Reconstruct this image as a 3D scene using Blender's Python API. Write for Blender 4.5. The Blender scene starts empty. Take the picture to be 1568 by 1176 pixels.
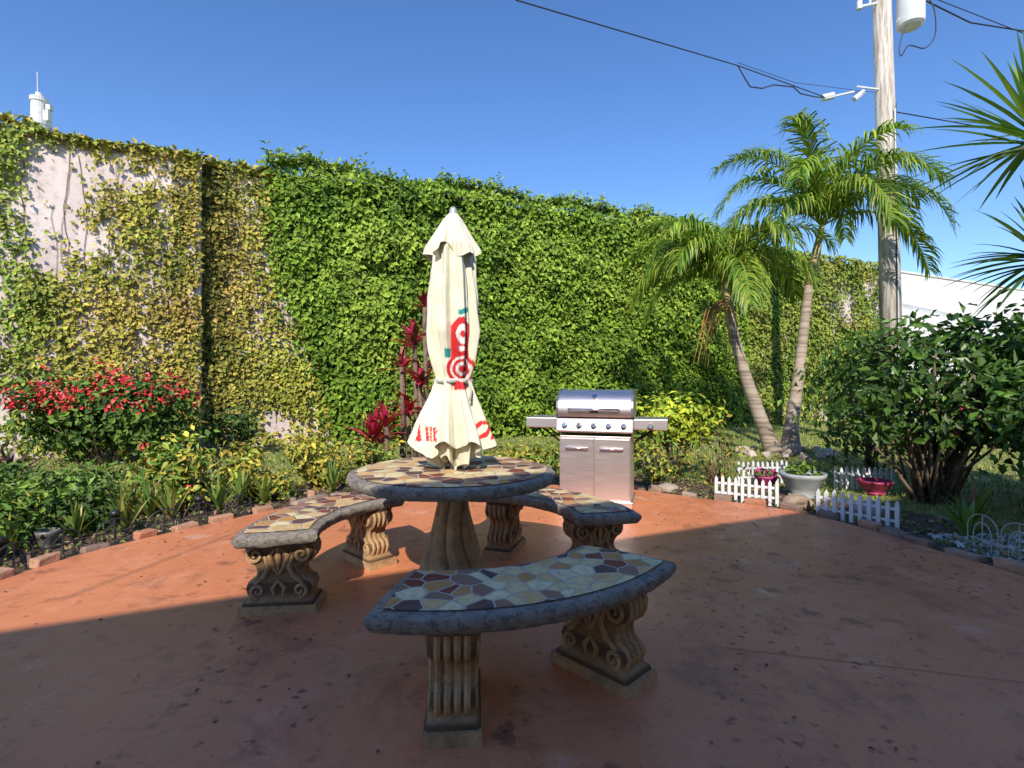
import bpy, bmesh, math, random
import numpy as np
from mathutils import Vector, Matrix
rng=np.random.default_rng(7); random.seed(7)
sc=bpy.context.scene
col=sc.collection
LG=1.65
# ---------------------------------------------------------------- helpers
def new_mat(name):
    m=bpy.data.materials.new(name); m.use_nodes=True
    nt=m.node_tree; b=nt.nodes['Principled BSDF']; return m,nt,b
def N(nt,t,**kw):
    n=nt.nodes.new(t)
    for k,v in kw.items(): setattr(n,k,v)
    return n
def mixc(nt,a,b,fac,mode='MIX'):
    n=nt.nodes.new('ShaderNodeMix'); n.data_type='RGBA'; n.blend_type=mode
    for sock,v in ((n.inputs[0],fac),(n.inputs[6],a),(n.inputs[7],b)):
        if isinstance(v,bpy.types.NodeSocket): nt.links.new(v,sock)
        elif isinstance(v,(tuple,list)): sock.default_value=(*v,1) if len(v)==3 else v
        else: sock.default_value=v
    return n.outputs[2]
def ramp(nt,src,stops,interp='LINEAR'):
    r=nt.nodes.new('ShaderNodeValToRGB'); r.color_ramp.interpolation=interp
    e=r.color_ramp.elements
    while len(e)<len(stops): e.new(0.5)
    for i,(p,c) in enumerate(stops):
        e[i].position=p; e[i].color=(*c,1) if isinstance(c,(tuple,list)) else (c,c,c,1)
    nt.links.new(src,r.inputs[0]); return r.outputs[0]
def noise(nt,scale,detail=4,rough=.6,vec=None,dist=0):
    n=nt.nodes.new('ShaderNodeTexNoise'); n.inputs['Scale'].default_value=scale
    n.inputs['Detail'].default_value=detail; n.inputs['Roughness'].default_value=rough
    n.inputs['Distortion'].default_value=dist
    if vec is None:
        g=nt.nodes.new('ShaderNodeNewGeometry'); vec=g.outputs['Position']
    nt.links.new(vec,n.inputs['Vector']); return n.outputs['Fac']
def bump(nt,b,h,strength=.4,dist=.01):
    n=nt.nodes.new('ShaderNodeBump'); n.inputs['Strength'].default_value=strength; n.inputs['Distance'].default_value=dist
    nt.links.new(h,n.inputs['Height']); nt.links.new(n.outputs[0],b.inputs['Normal'])
def pmat(name,c1,c2=None,ns=6,rough=.8,metal=0,bs=0,bscale=40,bd=.01,attr=False,spec=.5):
    m,nt,b=new_mat(name)
    c2=c2 or tuple(x*.7 for x in c1)
    n=noise(nt,ns,5)
    if attr:
        a=N(nt,'ShaderNodeAttribute',attribute_name='Col')
        o=mixc(nt,a.outputs['Color'],ramp(nt,n,[(.3,.7),(.7,1.15)]),1.0,'MULTIPLY')
    else:
        o=mixc(nt,c1,c2,ramp(nt,n,[(.35,0.),(.65,1.)]))
    nt.links.new(o,b.inputs['Base Color'])
    b.inputs['Roughness'].default_value=rough; b.inputs['Metallic'].default_value=metal
    b.inputs['Specular IOR Level'].default_value=spec
    if bs: bump(nt,b,noise(nt,bscale,5),bs,bd)
    return m
def leafmat(name,rough=.5,trans=.25,spec=.3):
    m,nt,b=new_mat(name)
    a=N(nt,'ShaderNodeAttribute',attribute_name='Col')
    nt.links.new(a.outputs['Color'],b.inputs['Base Color'])
    b.inputs['Roughness'].default_value=rough; b.inputs['Specular IOR Level'].default_value=spec
    if trans>0:
        t=nt.nodes.new('ShaderNodeBsdfTranslucent')
        c=mixc(nt,a.outputs['Color'],(1.6,1.7,.6),1.0,'MULTIPLY'); nt.links.new(c,t.inputs['Color'])
        mx=nt.nodes.new('ShaderNodeMixShader'); mx.inputs[0].default_value=trans
        nt.links.new(b.outputs[0],mx.inputs[1]); nt.links.new(t.outputs[0],mx.inputs[2])
        nt.links.new(mx.outputs[0],nt.nodes['Material Output'].inputs[0])
    return m
def mkobj(name,verts,faces,mats,colors=None,smooth=False,parent=None,midx=None,loc=None,rot=None):
    me=bpy.data.meshes.new(name)
    if isinstance(verts,np.ndarray): verts=verts.tolist()
    if isinstance(faces,np.ndarray): faces=faces.tolist()
    me.from_pydata(verts,[],faces)
    if not isinstance(mats,(list,tuple)): mats=[mats]
    for m in mats: me.materials.append(m)
    if midx is not None: me.polygons.foreach_set('material_index',np.array(midx,dtype=np.int32))
    if smooth: me.polygons.foreach_set('use_smooth',np.ones(len(me.polygons),dtype=bool))
    if colors is not None:
        at=me.color_attributes.new('Col','FLOAT_COLOR','POINT')
        c=np.ones((len(me.vertices),4),dtype=np.float32); c[:,:3]=np.asarray(colors)[:,:3]
        at.data.foreach_set('color',c.ravel())
    me.update()
    o=bpy.data.objects.new(name,me); col.objects.link(o)
    if parent: o.parent=parent
    if loc is not None: o.location=loc
    if rot is not None: o.rotation_euler=rot
    return o
def empty(name,loc=(0,0,0),rz=0):
    e=bpy.data.objects.new(name,None); e.empty_display_size=.2; col.objects.link(e)
    e.location=loc; e.rotation_euler=(0,0,rz); return e
class MB:
    def __init__(s): s.v=[];s.f=[];s.c=[];s.m=[]
    def add(s,vs,fs,c=(1,1,1),mi=0):
        b=len(s.v); s.v+= [tuple(v) for v in vs]; s.f+=[tuple(i+b for i in f) for f in fs]
        s.c+=[c]*len(vs); s.m+=[mi]*len(fs)
    def box(s,size,loc,rz=0,c=(1,1,1),mi=0,jit=0,taper=1.0,M=None):
        vs=[]
        for z in (-.5,.5):
            k=taper if z>0 else 1
            for x,y in ((-.5,-.5),(.5,-.5),(.5,.5),(-.5,.5)):
                vs.append(Vector((x*size[0]*k,y*size[1]*k,z*size[2]))+Vector([random.uniform(-jit,jit) for _ in range(3)]))
        R=M if M is not None else Matrix.Rotation(rz,3,'Z')
        vs=[R@v+Vector(loc) for v in vs]
        s.add(vs,[(3,2,1,0),(4,5,6,7),(0,1,5,4),(1,2,6,5),(2,3,7,6),(3,0,4,7)],c,mi)
    def tube(s,pts,rad,seg=8,c=(1,1,1),mi=0,cap=True):
        pts=[Vector(p) for p in pts]; n=len(pts)
        if not hasattr(rad,'__len__'): rad=[rad]*n
        vs=[];fs=[]; ref=None
        for i,p in enumerate(pts):
            t=(pts[min(i+1,n-1)]-pts[max(i-1,0)]).normalized()
            if ref is None: ref=t.orthogonal().normalized()
            a=(ref-t*ref.dot(t)).normalized(); ref=a; b=t.cross(a)
            for k in range(seg):
                th=2*math.pi*k/seg; vs.append(p+(a*math.cos(th)+b*math.sin(th))*rad[i])
        for i in range(n-1):
            for k in range(seg):
                k2=(k+1)%seg; fs.append((i*seg+k,i*seg+k2,(i+1)*seg+k2,(i+1)*seg+k))
        if cap: fs.append(tuple(range(seg-1,-1,-1))); fs.append(tuple((n-1)*seg+k for k in range(seg)))
        s.add(vs,fs,c,mi)
    def lathe(s,prof,loc=(0,0,0),seg=32,c=(1,1,1),mi=0,fn=None):
        vs=[];fs=[];n=len(prof)
        for i,(r,z) in enumerate(prof):
            for k in range(seg):
                th=2*math.pi*k/seg; rr=r*(fn(th,z) if fn else 1)
                vs.append((loc[0]+rr*math.cos(th),loc[1]+rr*math.sin(th),loc[2]+z))
        for i in range(n-1):
            for k in range(seg):
                k2=(k+1)%seg; fs.append((i*seg+k,i*seg+k2,(i+1)*seg+k2,(i+1)*seg+k))
        s.add(vs,fs,c,mi)
    def build(s,name,mats,smooth=False,parent=None,colors=True,**kw):
        return mkobj(name,s.v,s.f,mats,s.c if colors else None,smooth,parent,s.m,**kw)
def bevel(o,w,seg=2):
    md=o.modifiers.new('b','BEVEL'); md.width=w; md.segments=seg; md.limit_method='ANGLE'; md.angle_limit=math.radians(40)
def vnoise(p,scale,seed=0):
    q=np.asarray(p,dtype=np.float64)*scale+seed*13.37
    i=np.floor(q); f=q-i; f=f*f*(3-2*f)
    def h(a,b,c):
        v=np.sin(a*127.1+b*311.7+c*74.7+seed)*43758.5453
        return v-np.floor(v)
    r=0
    for dx in (0,1):
        for dy in (0,1):
            for dz in (0,1):
                w=(f[:,0] if dx else 1-f[:,0])*(f[:,1] if dy else 1-f[:,1])*(f[:,2] if dz else 1-f[:,2])
                r=r+w*h(i[:,0]+dx,i[:,1]+dy,i[:,2]+dz)
    return r
def unit(a): return a/np.maximum(np.linalg.norm(a,axis=1,keepdims=True),1e-9)
def leaves(name,pos,nrm,L,W,cols,mat,parent=None,down=.5,jit=.6):
    n=len(pos); nrm=unit(unit(nrm)+rng.normal(0,jit,(n,3)))
    t=rng.normal(0,1,(n,3)); t[:,2]-=down
    t=unit(t-nrm*(t*nrm).sum(1,keepdims=True)); b=np.cross(nrm,t)
    s=rng.uniform(.6,1.3,(n,1)); Ls=L*s; Ws=W*s
    v=np.stack([pos,pos+t*Ls*.42+b*Ws*.5+nrm*Ws*.18,pos+t*Ls-nrm*Ls*.12,pos+t*Ls*.42-b*Ws*.5+nrm*Ws*.18],1).reshape(-1,3)
    k=np.arange(n)[:,None]*4
    f=np.concatenate([k+np.array([[0,1,2]]),k+np.array([[0,2,3]])],0)
    c=np.repeat(np.clip(cols,0,1),4,axis=0)
    return mkobj(name,v,f,mat,c,parent=parent)
def pick(n,pal,var=.2,g=None):
    pal=np.array(pal)*(LG if g is None else g); c=pal[rng.integers(0,len(pal),n)]
    return np.clip(c*rng.uniform(1-var,1+var,(n,1)),0,.85)
M_leaf=leafmat('leaf_foliage',.55,0,.25); M_gloss=leafmat('leaf_glossy',.38,.2,.4)
M_bark=pmat('bark',(.26,.18,.12),(.14,.1,.07),12,.9,bs=.6,bscale=30)
# ---------------------------------------------------------------- ground
d=np.array([.9133,.4073]); nb=np.array([.4073,-.9133])
def Wp(u,off,z): return (u*d[0]+off*nb[0], 12.01+u*d[1]+off*nb[1], z)
m,nt,b=new_mat('lawn_ground')
g1=noise(nt,1.2,5); g2=noise(nt,35,4)
c=mixc(nt,(.18,.23,.05),(.34,.31,.12),ramp(nt,g1,[(.35,0.),(.65,1.)]))
c=mixc(nt,c,(.1,.12,.035),ramp(nt,g2,[(.45,0.),(.7,.8)])); nt.links.new(c,b.inputs['Base Color']); b.inputs['Roughness'].default_value=.95
bump(nt,b,g2,.8,.03); M_lawn=m
mkobj('ground',[(-400,-400,0),(400,-400,0),(400,400,0),(-400,400,0)],[(0,1,2,3)],M_lawn)
edge=[(-3.3,-6),(-3.25,1.6),(-3.2,2.5),(-3.11,3.11),(-3.04,3.49),(-2.88,3.87),(-2.63,4.27),(-2.25,4.85),(-1.7,5.45),(-.63,5.9),(.51,6.05),(1.4,5.75),(2.0,5.31),(2.5,4.95),(2.85,4.4),(3.05,3.65),(3.17,3.17),(3.3,2),(3.4,0),(3.4,-6)]
def resample(pts,step):
    pts=[Vector((*p,0)) for p in pts]
    out=[]
    for i in range(len(pts)-1):
        p0=pts[max(i-1,0)];p1=pts[i];p2=pts[i+1];p3=pts[min(i+2,len(pts)-1)]
        for k in range(8):
            t=k/8; out.append(.5*((2*p1)+(p2-p0)*t+(2*p0-5*p1+4*p2-p3)*t*t+(3*p1-p0-3*p2+p3)*t**3))
    out.append(pts[-1]); res=[out[0]];acc=0
    for a,b_ in zip(out[:-1],out[1:]):
        acc+=(b_-a).length
        if acc>=step: res.append(b_);acc=0
    return res
E=resample(edge,.12)
def offset(E,dist):
    r=[]
    for i,p in enumerate(E):
        t=(E[min(i+1,len(E)-1)]-E[max(i-1,0)]).normalized(); r.append(p+Vector((-t.y,t.x,0))*dist)
    return r
mp,nt,b=new_mat('patio_terracotta')
n1=noise(nt,.7,6,.65); n2=noise(nt,5,7,.75); n3=noise(nt,48,4,.6); n4=noise(nt,2.2,8,.75,dist=1.5); n5=noise(nt,1.5,9,.78,dist=.6)
c=mixc(nt,(.8,.285,.13),(.68,.225,.105),ramp(nt,n1,[(.35,0.),(.65,1.)]))
c=mixc(nt,c,(.82,.39,.23),ramp(nt,n4,[(.52,0.),(.7,.65)]))
c=mixc(nt,c,(.4,.145,.08),ramp(nt,n5,[(.53,0.),(.66,.75)]))
c=mixc(nt,c,(.34,.12,.07),ramp(nt,n2,[(.55,0.),(.68,.7)]))
def scuff(sc_,th,amt,cl,seed,grp):
    global c
    v=nt.nodes.new('ShaderNodeTexVoronoi'); v.inputs['Scale'].default_value=sc_
    g=nt.nodes.new('ShaderNodeNewGeometry')
    wob=nt.nodes.new('ShaderNodeTexNoise'); wob.inputs['Scale'].default_value=sc_*2.2; wob.inputs['Detail'].default_value=7; wob.inputs['Roughness'].default_value=.8; nt.links.new(g.outputs['Position'],wob.inputs['Vector'])
    va=nt.nodes.new('ShaderNodeVectorMath'); va.operation='MULTIPLY_ADD'; va.inputs[1].default_value=(1.7/sc_,1.2/sc_,0)
    nt.links.new(wob.outputs['Color'],va.inputs[0]); nt.links.new(g.outputs['Position'],va.inputs[2])
    vb=nt.nodes.new('ShaderNodeVectorMath'); vb.inputs[1].default_value=(seed,seed*2,0); nt.links.new(va.outputs[0],vb.inputs[0]); nt.links.new(vb.outputs[0],v.inputs['Vector'])
    spot=ramp(nt,v.outputs['Distance'],[(th*.7,1.),(th*1.2,0.)])
    mt=nt.nodes.new('ShaderNodeMath'); mt.operation='MULTIPLY'; nt.links.new(spot,mt.inputs[0]); nt.links.new(ramp(nt,noise(nt,grp,3),[(.47,0.),(.57,amt)]),mt.inputs[1])
    c=mixc(nt,c,cl,mt.outputs[0])
scuff(4.5,.22,.7,(.2,.075,.05),3.1,.9); scuff(15,.2,.8,(.13,.055,.04),7.7,1.3); scuff(3,.2,.5,(.82,.48,.36),1.3,.8)
c=mixc(nt,c,(.15,.065,.05),ramp(nt,n3,[(.65,0.),(.72,.75)]))
nt.links.new(c,b.inputs['Base Color']); nt.links.new(ramp(nt,n4,[(.3,.3),(.7,.55)]),b.inputs['Roughness']); b.inputs['Specular IOR Level'].default_value=.45
bump(nt,b,n2,.25,.006)
pv=[(p.x,p.y,.03) for p in E]
mkobj('patio',pv,[tuple(range(len(pv)-1,-1,-1))],mp)
jm=MB()
def gseg(a,b_,w,z):
    a=Vector(a);b_=Vector(b_); t=(b_-a).normalized(); s_=Vector((-t.y,t.x))*w/2
    return [(a.x-s_.x,a.y-s_.y,z),(b_.x-s_.x,b_.y-s_.y,z),(b_.x+s_.x,b_.y+s_.y,z),(a.x+s_.x,a.y+s_.y,z)]
jm.add(gseg((.9,2.32),(3.2,1.75),.0035,.0335),[(0,1,2,3)])
jm.build('patio_joint',pmat('joint_dark',(.42,.16,.1)),colors=False)
m_soil=pmat('soil_mulch',(.2,.125,.08),(.1,.065,.045),14,.95,bs=1,bscale=45,bd=.03)
O=offset(E,1.05); nn=len(E)
mkobj('planting_bed',[(p.x,p.y,.004) for p in E]+[(p.x,p.y,.012) for p in O],[(i,i+1,nn+i+1,nn+i) for i in range(nn-1)],m_soil)
mb=MB()
Eb=offset(E,.05); acc=0; last=Eb[0]
bc=[(.5,.22,.13),(.55,.3,.19),(.38,.26,.19),(.42,.33,.26),(.3,.2,.15),(.52,.42,.34)]
for i in range(1,len(Eb)):
    p=Eb[i]; acc+=(p-last).length; last=p
    if acc>=.2 and p.y>1:
        t=(Eb[min(i+1,nn-1)]-Eb[i-1]); a=math.atan2(t.y,t.x)+random.uniform(-.15,.15)
        h=random.uniform(.045,.075)
        mb.box((random.uniform(.13,.2),random.uniform(.07,.1),h),(p.x+random.uniform(-.01,.01),p.y+random.uniform(-.01,.01),h/2+.012),a,random.choice(bc[:5]),jit=.01)
        if p.x<1.5 and random.random()<.85:
            q=p+Vector((-t.y,t.x,0)).normalized()*random.uniform(.07,.16)
            s=random.uniform(.05,.09); mb.box((s,s*.8,s*random.uniform(.9,1.8)),(q.x,q.y,s*.5),random.random()*3,random.choice(bc),jit=s*.18,taper=.65)
        acc=0
o=mb.build('brick_edging',pmat('brick_edge',(1,1,1),attr=True,rough=.9,bs=.6,bscale=60,ns=20)); bevel(o,.01)
# ---------------------------------------------------------------- grass
n=80000
gx=rng.uniform(-11,12,n); gy=rng.uniform(4.5,17,n)
Oarr=np.array([(p.x,p.y) for p in O])
ok=(gy<12.0+.446*gx-.2)
def inpoly(x,y,poly):
    r=np.zeros(len(x),bool); j=len(poly)-1
    for i in range(len(poly)):
        xi,yi=poly[i];xj,yj=poly[j]
        cnd=((yi>y)!=(yj>y))&(x<(xj-xi)*(y-yi)/(yj-yi+1e-12)+xi); r^=cnd; j=i
    return r
ok&=~inpoly(gx,gy,Oarr)
gx=gx[ok];gy=gy[ok];n=len(gx)
a=rng.uniform(0,6.28,n); hh=rng.uniform(.025,.07,n); w=.009
tx=np.cos(a)*w;ty=np.sin(a)*w
lx=rng.normal(0,.02,n);ly=rng.normal(0,.02,n)
v=np.stack([np.stack([gx-tx,gy-ty,np.zeros(n)],1),np.stack([gx+tx,gy+ty,np.zeros(n)],1),np.stack([gx+lx,gy+ly,hh],1)],1).reshape(-1,3)
k=np.arange(n)[:,None]*3+np.array([[0,1,2]])
mkobj('grass',v,k,M_leaf,np.repeat(pick(n,[(.15,.2,.035),(.2,.22,.05),(.25,.23,.08),(.1,.15,.03)]),3,axis=0))
# ---------------------------------------------------------------- boundary wall
m,nt,b=new_mat('wall_stucco')
a1=noise(nt,.9,6,.65); a2=noise(nt,7,6,.7)
c=mixc(nt,(.76,.64,.6),(.6,.48,.44),ramp(nt,a1,[(.38,0.),(.62,1.)]))
c=mixc(nt,c,(.34,.26,.22),ramp(nt,a2,[(.52,0.),(.7,.8)])); nt.links.new(c,b.inputs['Base Color']); b.inputs['Roughness'].default_value=.9
bump(nt,b,a2,.5,.02); M_stucco=m
M_white=pmat('white_wall_paint',(.8,.77,.75),(.7,.66,.64),1.5,.85,bs=.2,bscale=20)
wl=empty('boundary_wall',(0,12.01,0),math.atan2(.4073,.9133))
def wbox(nm,u0,u1,y0,y1,z0,z1,m):
    q=MB(); q.box((u1-u0,y1-y0,z1-z0),((u0+u1)/2,(y0+y1)/2,(z0+z1)/2)); o=q.build(nm,m,colors=False,parent=wl); bevel(o,.015); return o
wbox('wall_left',-18,-6.26,-.3,.3,0,5.2,M_stucco)
wbox('wall_mid',-6.26,14.1,0,.3,0,5.2,M_stucco)
wbox('wall_right',14.1,40,.02,.3,0,5.17,M_white)
wbox('cap_left',-18,-6.24,-.34,.34,5.203,5.26,M_stucco)
wbox('cap_right',14.1,40,-.02,.34,5.173,5.25,M_white)
# ---------------------------------------------------------------- hedge / ivy
def surf_off(u,z,seed,amp,sc1):
    p=np.stack([u,z,np.zeros_like(u)],1)
    return amp*(vnoise(p,sc1,seed)+.5*vnoise(p,sc1*2.3,seed+3)-.75)
def base_off(u): return np.where(u<-6.26,.3,0.)
def hedge_b(z): return -5.15+np.clip(3.6-z,0,3)*.35
def core(name,u0,u1,ztop,offf,matl):
    us=np.arange(u0,u1,.12); zs=np.arange(0,ztop+.001,.12); U,Z=np.meshgrid(us,zs,indexing='ij')
    off=offf(U.ravel(),Z.ravel())
    V=np.stack([U.ravel()*d[0]+off*nb[0],12.01+U.ravel()*d[1]+off*nb[1],Z.ravel()],1)
    nu,nz=U.shape; f=[(i*nz+j,(i+1)*nz+j,(i+1)*nz+j+1,i*nz+j+1) for i in range(nu-1) for j in range(nz-1)]
    return mkobj(name,V,f,matl)
def hoff(u,z):
    edgef=np.clip((u-hedge_b(z))/.6,0,1)*np.clip((7.6-u)/.8,0,1)
    topf=np.clip((5.75-z)/.5,0,1)
    return .03+edgef*topf*(.42+surf_off(u,z,2,.42,1.5))
M_core=pmat('hedge_core',(.03,.05,.012),(.02,.03,.008),5,1)
hd=empty('hedge')
core('hedge_core',-5.0,7.6,5.3,lambda u,z:hoff(u,z)-.15,M_core).parent=hd
def wleaves(name,n,u0,u1,z0,z1,offf,dens,pal,L,W,parent,offj=.05,light=True,ns=2,tint=None):
    u=rng.uniform(u0,u1,n); z=rng.uniform(z0,z1,n)
    k=rng.uniform(0,1,n)<dens(u,z); u=u[k];z=z[k];n=len(u)
    off=offf(u,z)+rng.normal(0,offj,n)
    pos=np.stack([u*d[0]+off*nb[0],12.01+u*d[1]+off*nb[1],z],1)
    nr=np.tile(np.array([[nb[0],nb[1],.45]]),(n,1))
    pn=vnoise(pos,1.3,ns); pn2=vnoise(pos,5,ns+1)
    pal=np.array(pal)*LG
    idx=np.clip(((pn*.6+rng.uniform(0,1,n)*.55)*len(pal)).astype(int),0,len(pal)-1)
    cc=pal[idx]*(.6+.75*pn2)[:,None]*rng.uniform(.8,1.2,(n,1))
    if tint is not None: cc=cc*tint(u,z)
    return leaves(name,pos,nr,L,W,cc,M_leaf,parent=parent,jit=.5)
def p1d(u,s,seed): return vnoise(np.stack([u,u*0,u*0],1),s,seed)
ztop=lambda u: 5.34+.24*p1d(u,1.1,5)+.16*p1d(u,4,8)
wleaves('hedge_leaves',80000,-5.3,7.7,.05,5.9,hoff,lambda u,z:((u>hedge_b(z)+rng.normal(0,.2,len(u)))&(z<ztop(u)))*np.where((np.abs(u-2.55-.1*(1.7-z))<.16*(1.2-z/2))&(z<1.95),.1,1.)*np.where((z<.35),.4,1),
  [(.035,.07,.009),(.065,.12,.012),(.105,.17,.016),(.145,.21,.022),(.19,.25,.034)],.115,.075,hd,.07)
n=6000; u=rng.uniform(-5.2,7.6,n); off=rng.uniform(.0,.45,n); z=ztop(u)+np.abs(rng.normal(0,.08,n))*(.4+1.4*p1d(u,7,3))-.1
pos=np.stack([u*d[0]+off*nb[0],12.01+u*d[1]+off*nb[1],z],1)
leaves('hedge_top_sprigs',pos,np.tile([[0,-.3,1.]],(n,1)),.12,.055,pick(n,[(.1,.17,.02),(.15,.22,.03),(.2,.25,.04)]),M_leaf,parent=hd,down=-1.2)
iv=empty('ivy')
def ell(u,z,cu,cz,ru,rz_): return np.exp(-(((u-cu)/ru)**2+((z-cz)/rz_)**2))
def dl(u,z):
    p=np.stack([u,z*.45,u*0],1)
    dn=.2+1.35*np.clip(vnoise(p,1.9,11)*.6+vnoise(p,5.1,12)*.55-.22,0,1)
    bare=ell(u,z,-8.15,4.8,.34,.36)+ell(u,z,-8.42,4.1,.25,.5)+ell(u,z,-7.85,3.6,.24,.18)+ell(u,z,-8.4,3.25,.27,.28)+ell(u,z,-9.1,.9,.45,.3)+.65*ell(u,z,-8.15,4.2,.5,.75)+.5*ell(u,z,-9.,2.5,.16,.4)+.75*ell(u,z,-7.4,4.8,.7,.2)+.6*ell(u,z,-6.8,4.,.12,1.2)+.45*ell(u,z,-7.1,2.2,.12,.9)
    bare+=.9*ell(u,z,-4.75,2.7,.25,.45)+.9*ell(u,z,-4.6,1.9,.3,.25)+.9*ell(u,z,-5.0,.5,.4,.3)+.6*ell(u,z,-5.2,3.6,.2,.5)
    return np.clip(dn,0,1)*np.clip(1-1.25*bare,0.03,1)*np.where(z<.5,.6,1.)
YP=[(.11,.15,.02),(.17,.19,.026),(.23,.22,.034),(.29,.25,.045),(.25,.19,.045)]
def ltint(u,z):
    g=np.clip((-8.0-u)/1.0,0,1)[:,None]
    o=(np.clip((u+7.4)/1.2,0,1)*np.clip((-5.2-u)/.6,0,1))[:,None]
    return 1+g*(np.array([[.68,.95,.9]])-1)+o*(np.array([[1.0,.87,1.1]])-1)
wleaves('ivy_left',76000,-14,-3.9,.05,5.3,lambda u,z:base_off(u)+.05+surf_off(u,z,7,.26,1.6).clip(-.02),lambda u,z:dl(u,z)*((u<hedge_b(z)+.5)),YP,.09,.065,iv,.035,tint=ltint)
n=5000; u=rng.uniform(-14,-5,n); off=base_off(u)+rng.uniform(-.3,.15,n)
z=5.22+.3*np.clip(p1d(u,1.5,31)*1.7-.5,0,1)*rng.uniform(0,1,n)+np.where(u<-8.55,.25,0)*rng.uniform(0,1,n)
pos=np.stack([u*d[0]+off*nb[0],12.01+u*d[1]+off*nb[1],z],1)
leaves('ivy_top',pos,np.tile([[0,-.5,1.]],(n,1)),.11,.07,pick(n,YP),M_leaf,parent=iv,down=-.5)
wleaves('ivy_step_shade',2400,-6.24,-5.9,.3,5.25,lambda u,z:u*0+.06,lambda u,z:u*0+1,[(.07,.07,.014),(.11,.1,.02)],.1,.07,iv,.04)  # darker leaf palette paints the shade strip beside the wall step
def dr(u,z):
    p=np.stack([u,z*.7,u*0],1)
    dn=.35+1.2*np.clip(vnoise(p,1.0,21)*.6+vnoise(p,2.6,22)*.55-.15,0,1)
    bare=ell(u,z,12.,3.8,.6,.9)+.8*ell(u,z,11.5,.4,2,.5)+.7*ell(u,z,13.2,4.4,.4,.6)
    return np.clip(dn,0,1)*np.clip(1-1.1*bare,.05,1)*np.where(u>13.3,.6,1)*np.where((np.abs(u-9.2)<.12),.4,1)
wleaves('ivy_right',38000,7.0,13.9,.05,5.35,lambda u,z:.1+surf_off(u,z,9,.35,1.2).clip(-.05),dr,
  [(.07,.11,.015),(.11,.16,.02),(.16,.19,.03),(.2,.2,.04)],.12,.085,iv,.05)
q=MB()
for i in range(70):
    u=random.choice([random.uniform(-9.5,-6.4),random.uniform(-6,-4),random.uniform(9,13.5)]); z=random.uniform(0,2.5); pts=[]
    uu=u
    while z<5.2 and len(pts)<18:
        ob=.315 if uu<-6.26 else .015
        pts.append(Wp(uu,ob,z)); z+=.2; uu+=random.uniform(-.05,.05)
    if len(pts)>2: q.tube(pts,random.uniform(.003,.007),4)
q.build('ivy_stems',M_bark,parent=iv,colors=False)
# ---------------------------------------------------------------- mosaic furniture
m,nt,b=new_mat('mosaic_stone')
g=nt.nodes.new('ShaderNodeNewGeometry')
mp_=nt.nodes.new('ShaderNodeMapping'); mp_.inputs['Scale'].default_value=(1,1,0); nt.links.new(g.outputs['Position'],mp_.inputs[0])
def vor(feat):
    v=nt.nodes.new('ShaderNodeTexVoronoi'); v.feature=feat; v.voronoi_dimensions='2D'; v.inputs['Scale'].default_value=12.5; v.inputs['Randomness'].default_value=1
    nt.links.new(mp_.outputs[0],v.inputs['Vector']); return v
v1=vor('F1'); v2=vor('DISTANCE_TO_EDGE')
sx=nt.nodes.new('ShaderNodeSeparateColor'); nt.links.new(v1.outputs['Color'],sx.inputs[0])
tile=ramp(nt,sx.outputs[0],[(0,(.8,.6,.3)),(.17,(.26,.07,.045)),(.34,(.85,.7,.4)),(.48,(.6,.3,.11)),(.6,(.14,.08,.075)),(.72,(.76,.49,.22)),(.86,(.34,.19,.13))],'CONSTANT')
nn3=noise(nt,25,5); tile=mixc(nt,tile,(.3,.18,.1),ramp(nt,nn3,[(.45,0.),(.75,.5)]))
grout=ramp(nt,v2.outputs['Distance'],[(.035,1.),(.055,0.)])
c=mixc(nt,tile,(.58,.49,.4),grout); nt.links.new(c,b.inputs['Base Color'])
nt.links.new(ramp(nt,grout,[(0,.6),(1,.9)]),b.inputs['Roughness']); b.inputs['Specular IOR Level'].default_value=.08
bump(nt,b,ramp(nt,v2.outputs['Distance'],[(.03,0.),(.08,1.)]),.8,.005); M_mos=m
m,nt,b=new_mat('grey_rim_concrete')
r1=noise(nt,9,6,.7); r2=noise(nt,34,7,.85,dist=.5)
c=mixc(nt,(.64,.55,.46),(.5,.43,.37),ramp(nt,r1,[(.35,0.),(.65,1.)])); c=mixc(nt,c,(.18,.15,.13),ramp(nt,r2,[(.48,0.),(.6,.85)]))
nt.links.new(c,b.inputs['Base Color']); b.inputs['Roughness'].default_value=.85; b.inputs['Specular IOR Level'].default_value=.15; bump(nt,b,r2,1,.03); M_rim=m
m,nt,b=new_mat('brown_cast_concrete')
r1=noise(nt,6,6,.7); r2=noise(nt,40,5,.7); r3=noise(nt,11,7,.8)
c=mixc(nt,(.64,.4,.21),(.44,.26,.135),ramp(nt,r1,[(.35,0.),(.65,1.)])); c=mixc(nt,c,(.24,.14,.085),ramp(nt,r2,[(.5,0.),(.75,.7)]))
c=mixc(nt,c,(.2,.13,.085),ramp(nt,r3,[(.5,0.),(.65,.75)]))
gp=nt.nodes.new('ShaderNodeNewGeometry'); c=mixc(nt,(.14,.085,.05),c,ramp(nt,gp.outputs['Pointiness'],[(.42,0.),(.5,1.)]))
nt.links.new(c,b.inputs['Base Color']); b.inputs['Roughness'].default_value=.9; b.inputs['Specular IOR Level'].default_value=.15; bump(nt,b,r3,.6,.012); M_leg=m
TC=(-.325,2.83)
def slab_profile(th):
    return [(-.03,-th),(-.008,-th),(.0,-th*.85),(.012,-th*.5),(.01,-th*.2),(-.002,-.004),(-.03,.0)]
def rj(): return random.uniform(-.003,.003)
tb=empty('patio_table',(TC[0],TC[1],.03))
TR=.55
q=MB(); prof=[(0,-.05),(TR-.06,-.06)]+[(TR+a,zz) for a,zz in slab_profile(.058)]+[(0,0)]
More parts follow.
